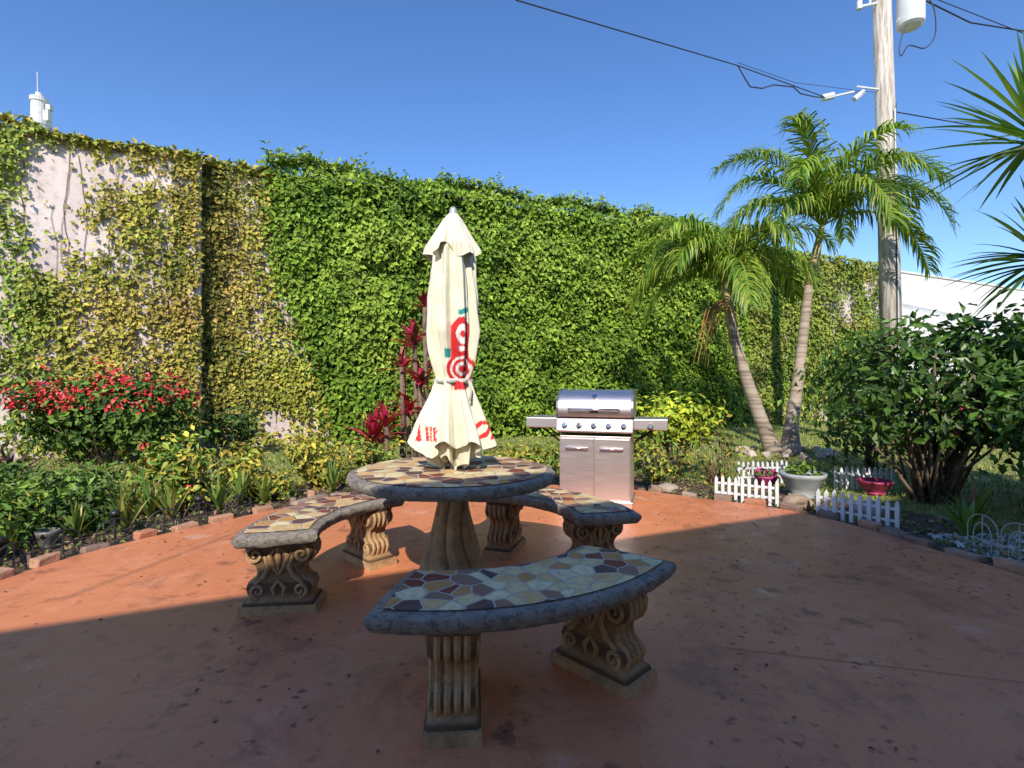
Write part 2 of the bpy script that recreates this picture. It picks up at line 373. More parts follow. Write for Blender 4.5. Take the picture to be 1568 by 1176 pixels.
prof=[(r,z+.72) for r,z in prof]
q.lathe(prof,seg=128,fn=lambda t,z:1+.006*math.sin(t*17+z*40)+.004*math.sin(t*41+1)+.003*math.sin(t*67+z*90)); q.build('rim',M_rim,True,tb,colors=False)
q=MB(); rr=TR-.035; vs=[(rr*math.cos(2*math.pi*i/72)*(1+.006*math.sin(i*2.1)),rr*math.sin(2*math.pi*i/72)*(1+.006*math.sin(i*2.1)),.7245) for i in range(72)]
q.add(vs,[tuple(range(72))]); q.build('mosaic_top',M_mos,parent=tb,colors=False)
q=MB()
pz=[(.27,0),(.275,.03),(.25,.06),(.2,.1),(.175,.16),(.15,.24),(.122,.34),(.098,.44),(.08,.53),(.078,.58),(.1,.62),(.18,.66)]
P2=[]
for (r0,z0),(r1_,z1) in zip(pz[:-1],pz[1:]):
    for k in range(6): P2.append((r0+(r1_-r0)*k/6,z0+(z1-z0)*k/6))
P2.append(pz[-1])
q.lathe(P2,seg=160,fn=lambda t,z:1+(.2*(abs(math.sin(3.5*t+3.4*math.sin(z*4.2)+.25*math.sin(2*t+9*z)))**.8-.5)*min(1,max(0,(z-.05)*12))*min(1,max(0,(.64-z)*15))))
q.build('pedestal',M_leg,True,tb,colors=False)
def leg_mesh(H=.385):
    half=[(.175,0),(.18,.03),(.178,.055),(.16,.065),(.15,.085),(.158,.105),(.165,.125),(.155,.15),(.128,.165),(.112,.185),(.108,.21),(.115,.235),(.132,.255),(.158,.27),(.172,.295),(.175,.325),(.165,.35),(.172,.365),(.178,H)]
    out=[(x,z) for x,z in half]+[(-x,z) for x,z in reversed(half)]
    n=len(out); T=.085
    def thick(z): return T*(1.12 if z<.06 else (.82+.22*abs(z-.2)/.2))
    q=MB(); L=[]
    for s,ins in ((-1,.012),(-1,0),(1,0),(1,.012)):
        for x,z in out:
            k=1-ins/.17 if ins else 1
            y=s*(thick(z)-(0 if ins else .012)); L.append((x*k,y,z))
    fs=[]
    for l in range(3):
        for i in range(n):
            j=(i+1)%n; fs.append((l*n+i,l*n+j,(l+1)*n+j,(l+1)*n+i))
    h=len(half)
    for l,fl in ((0,False),(3,True)):
        for i in range(h-1):
            a=l*n+i;b_=l*n+i+1;c_=l*n+n-2-i;d_=l*n+n-1-i
            fs.append((a,d_,c_,b_) if not fl else (a,b_,c_,d_))
    q.add(L,fs)
    for s in (-1,1):
        def scroll(cx,cz,r0,turns,a0,dirn,y):
            pts=[]
            for k in range(22):
                t=k/21; a=a0+dirn*turns*2*math.pi*t; r=r0*(1-.85*t); pts.append((cx+r*math.cos(a),y,cz+r*math.sin(a)))
            q.tube(pts,[.011*(1-.4*k/21) for k in range(22)],6)
        for sx_ in (-1,1):
            scroll(sx_*.115,.305,.045,1.5,math.pi/2,-sx_,s*.084)
            scroll(sx_*.105,.115,.038,1.4,-math.pi/2,sx_,s*.076)
            q.tube([(sx_*.07,s*.08,.3),(sx_*.05,s*.076,.24),(sx_*.075,s*.074,.19),(sx_*.12,s*.074,.15)],[.008,.014,.014,.008],6)
            q.tube([(sx_*.01,s*.082,.34),(sx_*.045,s*.082,.3),(sx_*.03,s*.08,.25),(0,s*.076,.2)],[.006,.012,.012,.008],6)
            q.tube([(0,s*.076,.17),(sx_*.03,s*.076,.13),(sx_*.02,s*.078,.09)],[.007,.013,.007],6)
        q.tube([(0,s*.08,.36),(0,s*.084,.3),(0,s*.08,.22)],[.006,.017,.006],8)
    for sx_ in (-1,1):
        for yy in (-.05,-.017,.017,.05):
            q.tube([(sx_*(x-.004),yy,z) for x,z in half[8:17]],.013,6)
            q.tube([(sx_*(x-.004),yy,z) for x,z in half[4:9]],.013,6)
    q.box((.4,.2,.045),(0,0,.0225),taper=.97)
    return q
def bench(ctr,a0,a1,la,lb,r0=.71,r1=1.09):
    bn=empty('curved_bench',(ctr[0],ctr[1],.03))
    top=.44
    def outline(ins):
        pts=[]; da=math.degrees(ins/((r0+r1)/2)); A0=math.radians(a0+da);A1=math.radians(a1-da)
        nA=40
        for k in range(nA+1):
            a=A0+(A1-A0)*k/nA; pts.append(((r1-ins)*math.cos(a),(r1-ins)*math.sin(a)))
        for k in range(1,6):
            r=(r1-ins)+(r0-r1+2*ins)*k/6; bul=.012*math.sin(math.pi*k/6); a=A1+bul; pts.append((r*math.cos(a),r*math.sin(a)))
        for k in range(nA+1):
            a=A1+(A0-A1)*k/nA; pts.append(((r0+ins)*math.cos(a),(r0+ins)*math.sin(a)))
        for k in range(1,6):
            r=(r0+ins)+(r1-r0-2*ins)*k/6; bul=.012*math.sin(math.pi*k/6); a=A0-bul; pts.append((r*math.cos(a),r*math.sin(a)))
        return pts
    q=MB(); layers=[]
    for a_,zz in slab_profile(.065): layers.append([(x+rj(),y+rj(),top+zz+rj()*.4) for x,y in outline(-a_+.004)])
    n=len(layers[0]); vs=[p for l in layers for p in l]; fs=[]
    for l in range(len(layers)-1):
        for i in range(n):
            j=(i+1)%n; fs.append((l*n+i,l*n+j,(l+1)*n+j,(l+1)*n+i))
    def capf(base,flip):
        nA=40; r=[]
        o_=[base+i for i in range(nA+1)]; inn=[base+nA+6+i for i in range(nA+1)][::-1]
        for i in range(nA): r.append((o_[i],o_[i+1],inn[i+1],inn[i]) if flip else (o_[i],inn[i],inn[i+1],o_[i+1]))
        r.append(tuple([o_[-1]]+[base+nA+k for k in range(1,6)]+[inn[-1]]) if flip else tuple(reversed([o_[-1]]+[base+nA+k for k in range(1,6)]+[inn[-1]])))
        s_=[inn[0]]+[base+2*nA+1+5+k for k in range(1,6)]+[o_[0]]
        r.append(tuple(s_) if flip else tuple(reversed(s_)))
        return r
    fs+=capf((len(layers)-1)*n,True)+capf(0,False)
    q.add(vs,fs); q.build('seat_rim',M_rim,True,bn,colors=False)
    q=MB(); pts=outline(.035); q.add([(x,y,top+.005) for x,y in pts],capf(0,True)); q.build('seat_mosaic',M_mos,parent=bn,colors=False)
    rm=(r0+r1)/2
    for i,a in enumerate((la,lb)):
        ar=math.radians(a); lm=leg_mesh(top-.066+.005)
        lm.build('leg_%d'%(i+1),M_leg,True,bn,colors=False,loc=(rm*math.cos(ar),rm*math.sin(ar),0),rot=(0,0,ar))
    return bn
bench((TC[0]+.05,TC[1]-.03),-100,-33,-86,-46,.72,1.15)
bench(TC,124,197,136,186)
bench(TC,8,88,22,72,.70,1.08)
for o in bpy.data.objects:
    if o.type=='MESH' and o.name.startswith(('leg_','seat_rim','rim','pedestal')):
        md=o.modifiers.new('e','EDGE_SPLIT'); md.split_angle=math.radians(50)
# ---------------------------------------------------------------- umbrella
um=empty('closed_patio_umbrella',(TC[0],TC[1],0))
def interp(z,tab):
    zs=[t[0] for t in tab]; return np.interp(z,zs,[t[1] for t in tab])
CR=(.84,.8,.62); RED=(.66,.02,.025); TEAL=(.02,.3,.28); WHT=(.85,.84,.8)
def shell(name,z0,z1,tab,amp,seed,nz=170,na=300,hem=.0,paint=None,nf=8):
    vs=[];cs=[]
    ths=np.linspace(0,2*np.pi,na,endpoint=False)
    for i in range(nz):
        t=i/(nz-1)
        for th in ths:
            zb=z0+hem*(.5+.5*math.cos(nf*th+1.3))+hem*.5*math.sin(3*th+seed)
            z=zb+(z1-zb)*t
            R=interp(z,tab); A=interp(z,amp)
            ph=.35*math.sin(z*5+seed)+.5*math.sin(2*th+seed)
            w=math.cos(nf*th+ph+1.3*z); w=math.copysign(abs(w)**.6,w)
            r=R*(1+A*w+.4*A*math.sin(19*th+6*z+seed)+.04*math.sin(5*th+z*9+seed)+.015*math.sin(31*z+4*th))
            vs.append((r*math.sin(th),-r*math.cos(th),z))
            s=(th if th<np.pi else th-2*np.pi)*R
            cs.append(paint(s,z,th) if paint else CR)
    fs=[(i*na+k,i*na+(k+1)%na,(i+1)*na+(k+1)%na,(i+1)*na+k) for i in range(nz-1) for k in range(na)]
    return mkobj(name,vs,fs,M_fab,cs,True,um)
m,nt,b=new_mat('umbrella_fabric')
a_=N(nt,'ShaderNodeAttribute',attribute_name='Col'); st=ramp(nt,noise(nt,7,5),[(.4,1.),(.75,.8)])
c=mixc(nt,a_.outputs['Color'],st,1.0,'MULTIPLY'); nt.links.new(c,b.inputs['Base Color']); b.inputs['Roughness'].default_value=.75
bump(nt,b,noise(nt,14,4),.35,.015); M_fab=m
def paint(s,z,th):
    c=CR
    s0=s-.062
    if abs(s0)<.062 and 1.3<z<1.575 and not(z>1.53 and (abs(s0)>.062-(z-1.53))): c=RED
    if abs(s0)<.045 and 1.19<z<1.25: c=RED
    dd=math.hypot(s0,z-1.30)
    if dd<.085: c=RED
    if .055<dd<.067: c=WHT
    if .022<dd<.038 and not (s0>.01 and abs(z-1.30)<.014): c=WHT
    d2=math.hypot(s0*1.1,(z-1.485)*.7)
    if .013<d2<.036: c=WHT
    if abs(s0+.002)<.02 and 1.395<z<1.42: c=WHT
    if abs(z-1.605-.3*(s0))<.014 and -.02<s0<.05: c=TEAL
    if abs(s0+.078)<.014 and 1.36<z<1.41: c=TEAL
    if .92<z<1.02:
        f=(z-.92)/.1
        for s1,typ in ((-.19,'b'),(-.135,'m'),(-.085,'L'),(.2,'b'),(.25,'m')):
            k=(s-s1)/.04
            if 0<=k<=1:
                if typ=='b' and (k<.3 or abs(f-.12)<.12 or abs(f-.9)<.1 or (k>.72 and f<.9)): c=RED
                if typ=='m' and (k<.25 or k>.78 or abs(k-.5)<.12) and f<.75: c=RED
                if typ=='L' and (k<.3 or f<.22 or abs(f-.55)<.1): c=RED
    return c
shell('canopy',.85,2.10,[(.8,.205),(.9,.195),(1.0,.165),(1.1,.13),(1.18,.105),(1.25,.09),(1.32,.108),(1.5,.13),(1.7,.122),(1.95,.10),(2.1,.05)],[(.8,.2),(1.0,.2),(1.2,.16),(1.26,.08),(1.4,.15),(1.9,.17),(2.1,.05)],1.0,hem=.06,paint=paint)
shell('inner_folds',.765,1.1,[(.75,.085),(.9,.12),(1.1,.08)],[(.75,.45),(1.1,.2)],3.0,nz=40,na=160,hem=.06)
shell('vent_cap',1.90,2.155,[(1.9,.13),(1.97,.12),(2.05,.085),(2.12,.055),(2.155,.03)],[(1.9,.28),(2.0,.17),(2.155,.02)],2.2,nz=60,na=220,hem=.05,nf=6)
q=MB(); q.lathe([(.0,2.2),(.012,2.197),(.022,2.18),(.022,2.165),(.03,2.155),(.03,2.14)],seg=20); q.tube([(0,0,.7),(0,0,2.15)],.02,14)
q.build('pole_finial',pmat('umbrella_pole',(.6,.6,.58),rough=.4,metal=.3),True,um,colors=False)
q=MB(); q.lathe([(.093,1.225),(.104,1.228),(.106,1.245),(.095,1.25)],seg=60,fn=lambda t,z:1+.05*math.cos(8*t)); q.tube([(.09,-.05,1.235),(.105,-.07,1.19),(.1,-.08,1.13)],.007,6)
q.build('tie_strap',pmat('strap_white',(.7,.68,.6)),True,um,colors=False)
q=MB()
for k in range(8):
    a=k*math.pi/4+.3; q.tube([(.08*math.cos(a),.08*math.sin(a),1.0),(.07*math.cos(a),.07*math.sin(a),.79+random.uniform(-.02,.02))],.006,5)
q.build('rib_tips',pmat('rib_metal',(.5,.5,.48),rough=.4,metal=.6),False,um,colors=False)
# ---------------------------------------------------------------- grill
m,nt,b=new_mat('stainless'); b.inputs['Metallic'].default_value=1; b.inputs['Base Color'].default_value=(.84,.74,.71,1)
tc=nt.nodes.new('ShaderNodeTexCoord'); mpg=nt.nodes.new('ShaderNodeMapping'); mpg.inputs['Scale'].default_value=(3,3,260); nt.links.new(tc.outputs['Object'],mpg.inputs[0])
nz_=noise(nt,1.5,3,vec=mpg.outputs[0]); nt.links.new(ramp(nt,nz_,[(.3,.33),(.7,.47)]),b.inputs['Roughness']); bump(nt,b,nz_,.08,.002); M_ss=m
M_blk=pmat('black_enamel',(.02,.02,.02),rough=.4); M_chr=pmat('chrome',(.8,.8,.8),(.75,.75,.75),rough=.15,metal=1)
gr=empty('gas_grill',(.855,5.12,.03),math.radians(-17))
def gb(nm,size,loc,m,bv=.006,rx=0):
    q=MB(); q.box(size,(0,0,0)); o=q.build(nm,m,parent=gr,colors=False,loc=loc,rot=(rx,0,0)); bevel(o,bv); return o
gb('cabinet_body',(.68,.46,.62),(0,.01,.38),M_ss)
gb('base_skirt',(.72,.5,.06),(0,0,.05),M_ss)
for sx_ in (-1,1):
    gb('door_%s'%('l' if sx_<0 else 'r'),(.325,.02,.565),(sx_*.167,-.233,.385),M_ss,.004)
    q=MB(); q.tube([(sx_*.06,-.245,.575),(sx_*.06,-.275,.575),(sx_*.27,-.275,.575),(sx_*.27,-.245,.575)],.009,8); q.build('door_handle',M_chr,True,gr,colors=False)
    gb('side_shelf',(.31,.42,.03),(sx_*.52,0,.845),M_ss,.008)
    gb('shelf_fascia',(.31,.03,.1),(sx_*.52,-.228,.812),M_ss,.008)
    q=MB(); q.tube([(sx_*.36,-.1,.62),(sx_*.6,-.1,.79)],.01,6); q.tube([(sx_*.36,.1,.62),(sx_*.6,.1,.79)],.01,6); q.build('shelf_bracket',M_blk,parent=gr,colors=False)
    for yy in (-.2,.2):
        q=MB(); q.tube([(sx_*.29-.012,yy,.02),(sx_*.29+.012,yy,.02)],.026,14); q.build('caster',M_blk,parent=gr,colors=False)
gb('firebox',(.7,.44,.16),(0,.02,.79),M_blk)
gb('control_panel',(.73,.07,.13),(0,-.235,.79),M_ss,.01,math.radians(-12))
KN=[(-.28),(-.14),0,.14,.28]
for i,x in enumerate(KN+[.52]):
    yo=-.0 if x<.5 else .018
    q=MB(); q.tube([(x,-.262+yo,.79),(x,-.278+yo,.793)],.027,20); q.build('knob_bezel',M_blk,True,gr,colors=False).modifiers.new('e','EDGE_SPLIT')
    q=MB(); q.tube([(x,-.278+yo,.793),(x,-.308+yo,.80)],[.022,.018],16); q.build('knob',M_chr,True,gr,colors=False).modifiers.new('e','EDGE_SPLIT')
prof=[(-.25,.875),(-.262,.9),(-.262,.96),(-.245,1.02),(-.2,1.075),(-.13,1.115),(-.03,1.135),(.1,1.13),(.2,1.08),(.24,.98),(.24,.875)]
q=MB(); nP=len(prof); w=.345
vs=[(-w,y,z) for y,z in prof]+[(w,y,z) for y,z in prof]
q.add(vs,[(i,i+nP,i+1+nP,i+1) for i in range(nP-1)]); o=q.build('lid',M_ss,True,gr,colors=False)
capm=pmat('lid_cap',(.28,.28,.29),rough=.4,metal=.7)
for sx_ in (-1,1):
    q=MB(); vs=[(sx_*w,y*1.03,.875+(z-.875)*1.04) for y,z in prof]+[(sx_*(w+.02),y*1.03,.875+(z-.875)*1.04) for y,z in prof]
    q.add(vs,[tuple(range(nP)),tuple(range(2*nP-1,nP-1,-1))]+[(i,i+nP,i+1+nP,i+1) for i in range(nP-1)]); q.build('lid_end_cap',capm,False,gr,colors=False)
q=MB(); q.tube([(-.24,-.25,.95),(-.24,-.305,.95),(.24,-.305,.95),(.24,-.25,.95)],.011,10); q.build('lid_handle',M_chr,True,gr,colors=False)
q=MB(); q.tube([(0,-.2,1.05),(0,-.22,1.075)],.028,18); q.build('thermometer',M_chr,False,gr,colors=False)
gb('badge',(.08,.006,.02),(0,-.262,.925),M_blk,.001)
# ---------------------------------------------------------------- plants
def bush(name,c,rad,n,L,W,pal,mat=None,clumps=40,stems=8,spread=.22,flowers=None,fz=.5,trunkr=.015,lo=-1,g=None):
    e=empty(name,(c[0],c[1],0)); rad=np.array(rad)
    cc=unit(rng.normal(0,1,(clumps,3)))*rng.uniform(.45,1.,(clumps,1)); cc[:,2]=np.maximum(cc[:,2],lo)
    idx=rng.integers(0,clumps,n); s=rng.uniform(.6,1.4,clumps)
    p=cc[idx]+rng.normal(0,spread,(n,3))*s[idx][:,None]
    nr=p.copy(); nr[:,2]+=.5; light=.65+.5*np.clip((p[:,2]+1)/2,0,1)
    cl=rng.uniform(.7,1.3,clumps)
    pos=p*rad+np.array([0,0,c[2]]); pos[:,2]=np.maximum(pos[:,2],.03)
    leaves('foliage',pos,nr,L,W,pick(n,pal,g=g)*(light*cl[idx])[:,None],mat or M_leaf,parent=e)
    q=MB()
    for i in range(stems):
        t=cc[i%clumps]*rad*.85+np.array([0,0,c[2]]); bx,by=random.uniform(-.2,.2)*rad[0]*.7,random.uniform(-.2,.2)*rad[1]*.7
        mid=((bx+t[0])/2*random.uniform(.7,1.1)+random.uniform(-.06,.06),(by+t[1])/2*random.uniform(.7,1.1),max(t[2],.1)*.5)
        q.tube([(bx,by,0),mid,tuple(t)],[trunkr,trunkr*.7,trunkr*.3],5)
    if stems: q.build('stems',M_bark,True,e,colors=False)
    if flowers:
        nf,fp,fl=flowers; k=rng.integers(0,n,nf*6); k=k[p[k][:,2]>fz-1][:nf]
        if len(k):
            base_=pos[k]+unit(nr[k])*.05; rep=6
            fpz=np.repeat(base_,rep,0)+rng.normal(0,fl*.6,(len(k)*rep,3)); leaves('flowers',fpz,np.tile([[0,-.5,.6]],(len(fpz),1)),fl,fl*.8,pick(len(fpz),fp,g=1.),M_leaf,parent=e,jit=1)
    return e
def strap(name,c,n,L,W,pal,elev=(20,85),droop=.5,stem=0,e=None,mat=None,stemr=.03,segs=6,fold=.25,g=None):
    top=e or empty(name,(c[0],c[1],0)); off=(c[0]-top.location.x,c[1]-top.location.y)
    q=MB(); pal_=pick(n,pal,g=g)
    for i in range(n):
        az=random.uniform(0,2*math.pi); el=math.radians(random.uniform(*elev)); l=L*random.uniform(.7,1.1); 
        p=Vector((off[0],off[1],c[2]+random.uniform(-.04,.04)*(1+stem))); dr_=Vector((math.cos(az)*math.cos(el),math.sin(az)*math.cos(el),math.sin(el)))
        side=Vector((-math.sin(az),math.cos(az),0)); vs=[]
        for k in range(segs+1):
            t=k/segs; w=W*.5*(.45+1.6*t if t<.35 else 1.01*(1-((t-.35)/.65)**1.6))+.0008
            vs+=[p-side*w+Vector((0,0,w*fold)),p.copy(),p+side*w+Vector((0,0,w*fold))]
            dr_=(dr_+Vector((0,0,-droop/segs*(.4+t)))).normalized(); p=p+dr_*l/segs
        fs=[]
        for k in range(segs): fs+=[(3*k,3*k+1,3*k+4,3*k+3),(3*k+1,3*k+2,3*k+5,3*k+4)]
        q.add(vs,fs,tuple(pal_[i]))
    q.build('leaves',mat or M_gloss,True,top)
    if stem: 
        s=MB(); s.tube([(off[0],off[1],0),(off[0]+.02,off[1],c[2]*.5),(off[0],off[1],c[2])],[stemr*1.2,stemr,stemr],8); s.build('stem',M_bark,True,top,colors=False)
    return top
G1=[(.05,.1,.015),(.08,.14,.02),(.1,.16,.025)]
YG=[(.2,.22,.03),(.33,.28,.04),(.14,.18,.03),(.26,.2,.04)]
DG=[(.025,.055,.012),(.04,.08,.016),(.055,.1,.02)]
REDP=[(.8,.05,.06),(.85,.14,.13),(.65,.03,.04)]
bush('bougainvillea_bush',(-6.1,7.75,.78),(1.38,.62,.64),5200,.11,.07,DG+G1,clumps=100,stems=12,spread=.14,flowers=(420,REDP,.06),fz=1.05)
bush('shrub',(-4.75,8.7,.4),(.5,.35,.45),600,.1,.06,DG,clumps=14)
CP=[(.42,.015,.045),(.6,.03,.09),(.25,.02,.04),(.1,.04,.03),(.7,.08,.15)]
e=strap('red_cordyline',(-1.32,6.95,1.75),26,.42,.075,CP,(15,85),.7,1,g=1)
strap('c',(-1.25,6.95,1.25),30,.42,.075,CP,(0,70),.8,1,e=e,g=1)
strap('c',(-1.42,7.0,.85),26,.42,.075,CP,(0,70),.8,1,e=e,g=1)
strap('c',(-1.18,6.9,2.25),14,.35,.06,CP,(10,80),.7,1,e=e,g=1)
strap('c',(-1.5,6.95,1.45),18,.36,.06,CP+[(.5,.2,.12)],(0,80),.8,1,e=e,g=1)
e=strap('red_cordyline',(-1.78,6.6,.42),34,.5,.08,CP,(10,85),.7,1,g=1)
strap('c',(-1.6,6.5,.7),20,.4,.075,CP,(10,85),.7,1,e=e,g=1)
q=MB(); q.box((.07,.07,1.75),(-1.53,7.2,.87)); q.build('wooden_post',pmat('post_wood',(.4,.23,.13)),colors=False)
strap('purple_agave',(-6.2,6.3,.06),26,.45,.07,[(.07,.02,.04),(.1,.03,.05),(.05,.05,.03)],(25,85),.2)
strap('purple_agave',(-6.8,6.6,.06),22,.4,.07,[(.07,.02,.04),(.1,.03,.05)],(25,85),.2)
bush('croton_bush',(-3.3,5.0,.33),(.42,.3,.34),900,.09,.045,YG+G1,clumps=24,flowers=(3,REDP,.04))
bush('croton_bush',(-2.85,5.35,.26),(.34,.28,.27),650,.08,.04,YG,clumps=20)
bush('croton_bush',(-2.25,6.1,.32),(.5,.32,.34),1100,.085,.042,YG,clumps=26)
bush('croton_bush',(-1.7,6.4,.25),(.35,.3,.28),600,.085,.042,YG+G1,clumps=16)
bush('low_shrub',(-4.15,4.75,.2),(.6,.4,.22),1300,.075,.04,G1+[(.12,.15,.06)],clumps=26)
bush('low_shrub',(-4.95,5.0,.2),(.6,.4,.2),1100,.08,.045,DG+G1,clumps=26)
bush('low_shrub',(-3.6,4.3,.16),(.38,.3,.18),800,.07,.035,DG+G1,clumps=18)
bush('low_shrub',(-3.85,3.75,.2),(.35,.35,.24),800,.08,.04,G1,clumps=16)
bush('low_shrub',(-4.5,4.1,.2),(.4,.4,.24),800,.08,.04,G1+YG,clumps=16)
bush('low_shrub',(-3.1,4.75,.14),(.25,.2,.15),450,.06,.035,G1+YG,clumps=14)
bush('low_shrub',(-2.5,5.4,.14),(.25,.2,.15),400,.07,.035,G1+YG,clumps=12)
bush('low_shrub',(.15,6.7,.25),(.7,.3,.28),1000,.09,.04,YG+G1,clumps=22)
bush('low_shrub',(-.7,6.6,.22),(.4,.3,.25),600,.09,.04,YG+G1,clumps=16)
bush('low_shrub',(1.6,7.3,.35),(.5,.35,.35),700,.1,.05,G1,clumps=16)
for x,y in ((-3.0,4.5),(-2.75,4.8),(-3.15,4.15),(-2.5,5.15),(-3.4,4.55),(-2.0,5.7),(-3.55,3.6),(-3.4,4.0),(-2.65,5.0),(-3.25,4.6)):
    strap('lily_plant',(x,y,.03),16,.34*random.uniform(.7,1.2),.035,[(.08,.14,.03),(.15,.19,.04),(.22,.19,.05)],(45,88),.35)
bush('croton_bush',(2.15,6.75,.72),(.48,.42,.36),1700,.1,.05,[(.22,.28,.02),(.3,.32,.03),(.15,.22,.02)],clumps=34,stems=14,lo=-.4)
bush('twiggy_shrub',(2.45,6.2,.4),(.42,.36,.42),320,.08,.04,YG+G1,clumps=30,stems=26,trunkr=.01)
bush('twiggy_shrub',(1.75,6.3,.3),(.35,.3,.33),320,.08,.04,G1+YG,clumps=24,stems=18,trunkr=.01)
LS=DG+[(.06,.12,.02),(.08,.15,.025)]
bush('large_shrub',(4.35,5.3,1.2),(1.25,.8,.68),3700,.115,.06,LS,mat=M_gloss,clumps=100,stems=50,spread=.12,trunkr=.02)
bush('large_shrub',(5.5,5.2,1.3),(1.0,.85,.85),3000,.12,.065,LS,mat=M_gloss,clumps=80,stems=28,spread=.14,trunkr=.02)
bush('large_shrub',(4.75,4.35,.95),(.7,.55,.6),1300,.11,.06,LS,mat=M_gloss,clumps=45,stems=24,spread=.13,trunkr=.016)
bush('low_shrub',(5.2,7.4,.9),(.7,.5,.85),1200,.12,.065,G1,clumps=30,stems=14)
strap('lily_plant',(3.55,4.0,.03),16,.3,.05,G1,(35,88),.45)
strap('lily_plant',(3.95,4.4,.03),16,.35,.05,G1+[(.2,.02,.04)],(35,88),.45)
strap('bromeliad',(4.05,3.6,.03),16,.35,.05,G1,(25,80),.45)
strap('bromeliad',(6.7,8.6,.03),22,.6,.08,G1,(25,80),.45)
bush('pink_hibiscus',(4.1,4.75,.95),(.2,.18,.2),40,.065,.045,G1+[(.3,.02,.06)],clumps=8,stems=0)
e=strap('yucca_tree',(4.58,4.45,3.32),110,.95,.05,[(.06,.13,.03),(.1,.18,.035),(.15,.22,.05)],(-35,88),.35,1,stemr=.06,fold=.5)
strap('y',(4.7,4.5,2.3),55,.8,.05,[(.05,.11,.03),(.09,.15,.035)],(-30,70),.5,0,e=e,fold=.5)
# ---------------------------------------------------------------- palms
m,nt,b=new_mat('palm_trunk'); tc=nt.nodes.new('ShaderNodeNewGeometry'); mg=nt.nodes.new('ShaderNodeMapping'); mg.inputs['Scale'].default_value=(.6,.6,9); nt.links.new(tc.outputs['Position'],mg.inputs[0])
w1=noise(nt,2.2,4,vec=mg.outputs[0]); c=mixc(nt,(.5,.4,.31),(.27,.2,.15),ramp(nt,w1,[(.4,0.),(.6,1.)])); nt.links.new(c,b.inputs['Base Color']); b.inputs['Roughness'].default_value=.9; bump(nt,b,w1,.7,.02); M_trunk=m
M_frond=leafmat('palm_leaflet',.4,.25)
def palm(name,base,pts,rads,crown,fronds,L):
    e=empty(name,base); B=Vector(base)
    P_=[Vector(p)-B for p in pts]
    Q=[];R=[]
    for i in range(len(P_)-1):
        p0=P_[max(i-1,0)];p1=P_[i];p2=P_[i+1];p3=P_[min(i+2,len(P_)-1)]
        for k in range(10):
            t=k/10; Q.append(.5*((2*p1)+(p2-p0)*t+(2*p0-5*p1+4*p2-p3)*t*t+(3*p1-p0-3*p2+p3)*t**3)); R.append((rads[i]*(1-t)+rads[i+1]*t)*(1+.04*(k%2)))
    Q.append(P_[-1]);R.append(rads[-1])
    q=MB(); q.tube(Q,R,14); q.build('trunk',M_trunk,True,e,colors=False)
    C=Vector(crown)-B
    q=MB(); q.tube([P_[-1],P_[-1]*.6+C*.4,C],[rads[-1]*1.1,rads[-1]*1.15,rads[-1]*.6],10,(.4,.34,.14)); 
    s=MB()
    for (az,el,ll,dro) in fronds:
        az=math.radians(az); el=math.radians(el); n=38; l=L*ll
        p=C.copy(); dv=Vector((math.cos(az)*math.cos(el),math.sin(az)*math.cos(el),math.sin(el))); side=Vector((-math.sin(az),math.cos(az),0))
        pts_=[];tn=[]
        for k in range(n+1):
            pts_.append(p.copy()); tn.append(dv.copy()); t=k/n
            dv=(dv+Vector((0,0,-dro/n*(.5+1.2*t)))).normalized(); p=p+dv*l/n
        fc=random.uniform(.75,1.25)
        q.tube(pts_,[.02*(1-.85*k/n) for k in range(n+1)],5,(.3*fc,.36*fc,.07))
        for k in range(4,n+1):
          for sub in (0,.5):
            t=(k+sub)/n
            if t>1: continue
            pk=pts_[k]
            if sub and k<n: pk=(pts_[k]+pts_[k+1])/2
            T=tn[k]; up=side.cross(T)*-1
            if up.z<0: up=-up
            ll2=.62*(math.sin(math.pi*min(1,(.22+t*.70)))**.6*.9+.1)*random.uniform(.75,1.15)
            for sg in (-1,1):
                dd=(T*random.uniform(.5,1.0)+side*sg*.65+up*random.uniform(.05,.6)).normalized()
                wv=dd.cross(up).normalized()*.0165; a0=pk
                hk=random.uniform(.4,1.1)
                a1=a0+dd*ll2*.3; d1=(dd+Vector((0,0,-hk))).normalized(); a2=a1+d1*ll2*.35; d2=(d1+Vector((0,0,-1.7*hk))).normalized(); a3=a2+d2*ll2*.38
                cg=random.uniform(.7,1.3)*fc*LG; base_c=random.choice([(.06,.12,.015),(.1,.17,.018),(.15,.21,.026),(.22,.25,.035)])
                s.add([a0-wv*.5,a0+wv*.5,a1-wv,a1+wv,a2-wv*.8,a2+wv*.8,a3],[(0,1,3,2),(2,3,5,4),(4,5,6)],tuple(x*cg for x in base_c))
    q.build('rachis',M_leaf,True,e); s.build('fronds',M_frond,False,e)
    return e
random.seed(3)
fr1=[(a+random.uniform(-12,12),e_,random.uniform(.85,1.1),dr_) for a,e_,dr_ in [(100,72,2.0),(160,70,2.0),(185,58,2.3),(200,40,2.4),(225,55,2.4),(250,35,2.6),(280,60,2.4),(310,45,2.4),(340,62,2.2),(20,45,2.2),(60,50,2.2),(130,45,2.2),(178,22,2.2),(205,65,2.2),(150,58,2.1)]]
fr2=[(a+random.uniform(-10,10),e_,random.uniform(.85,1.08),dr_) for a,e_,dr_ in [(120,76,2.0),(170,70,2.2),(190,56,2.5),(205,38,2.6),(235,62,2.5),(260,45,2.7),(290,60,2.5),(320,48,2.6),(345,64,2.3),(10,50,2.4),(0,32,2.3),(40,55,2.3),(130,55,2.3),(20,72,2.0),(215,74,2.2),(355,60,2.2),(180,42,2.4),(300,74,2.3)]]
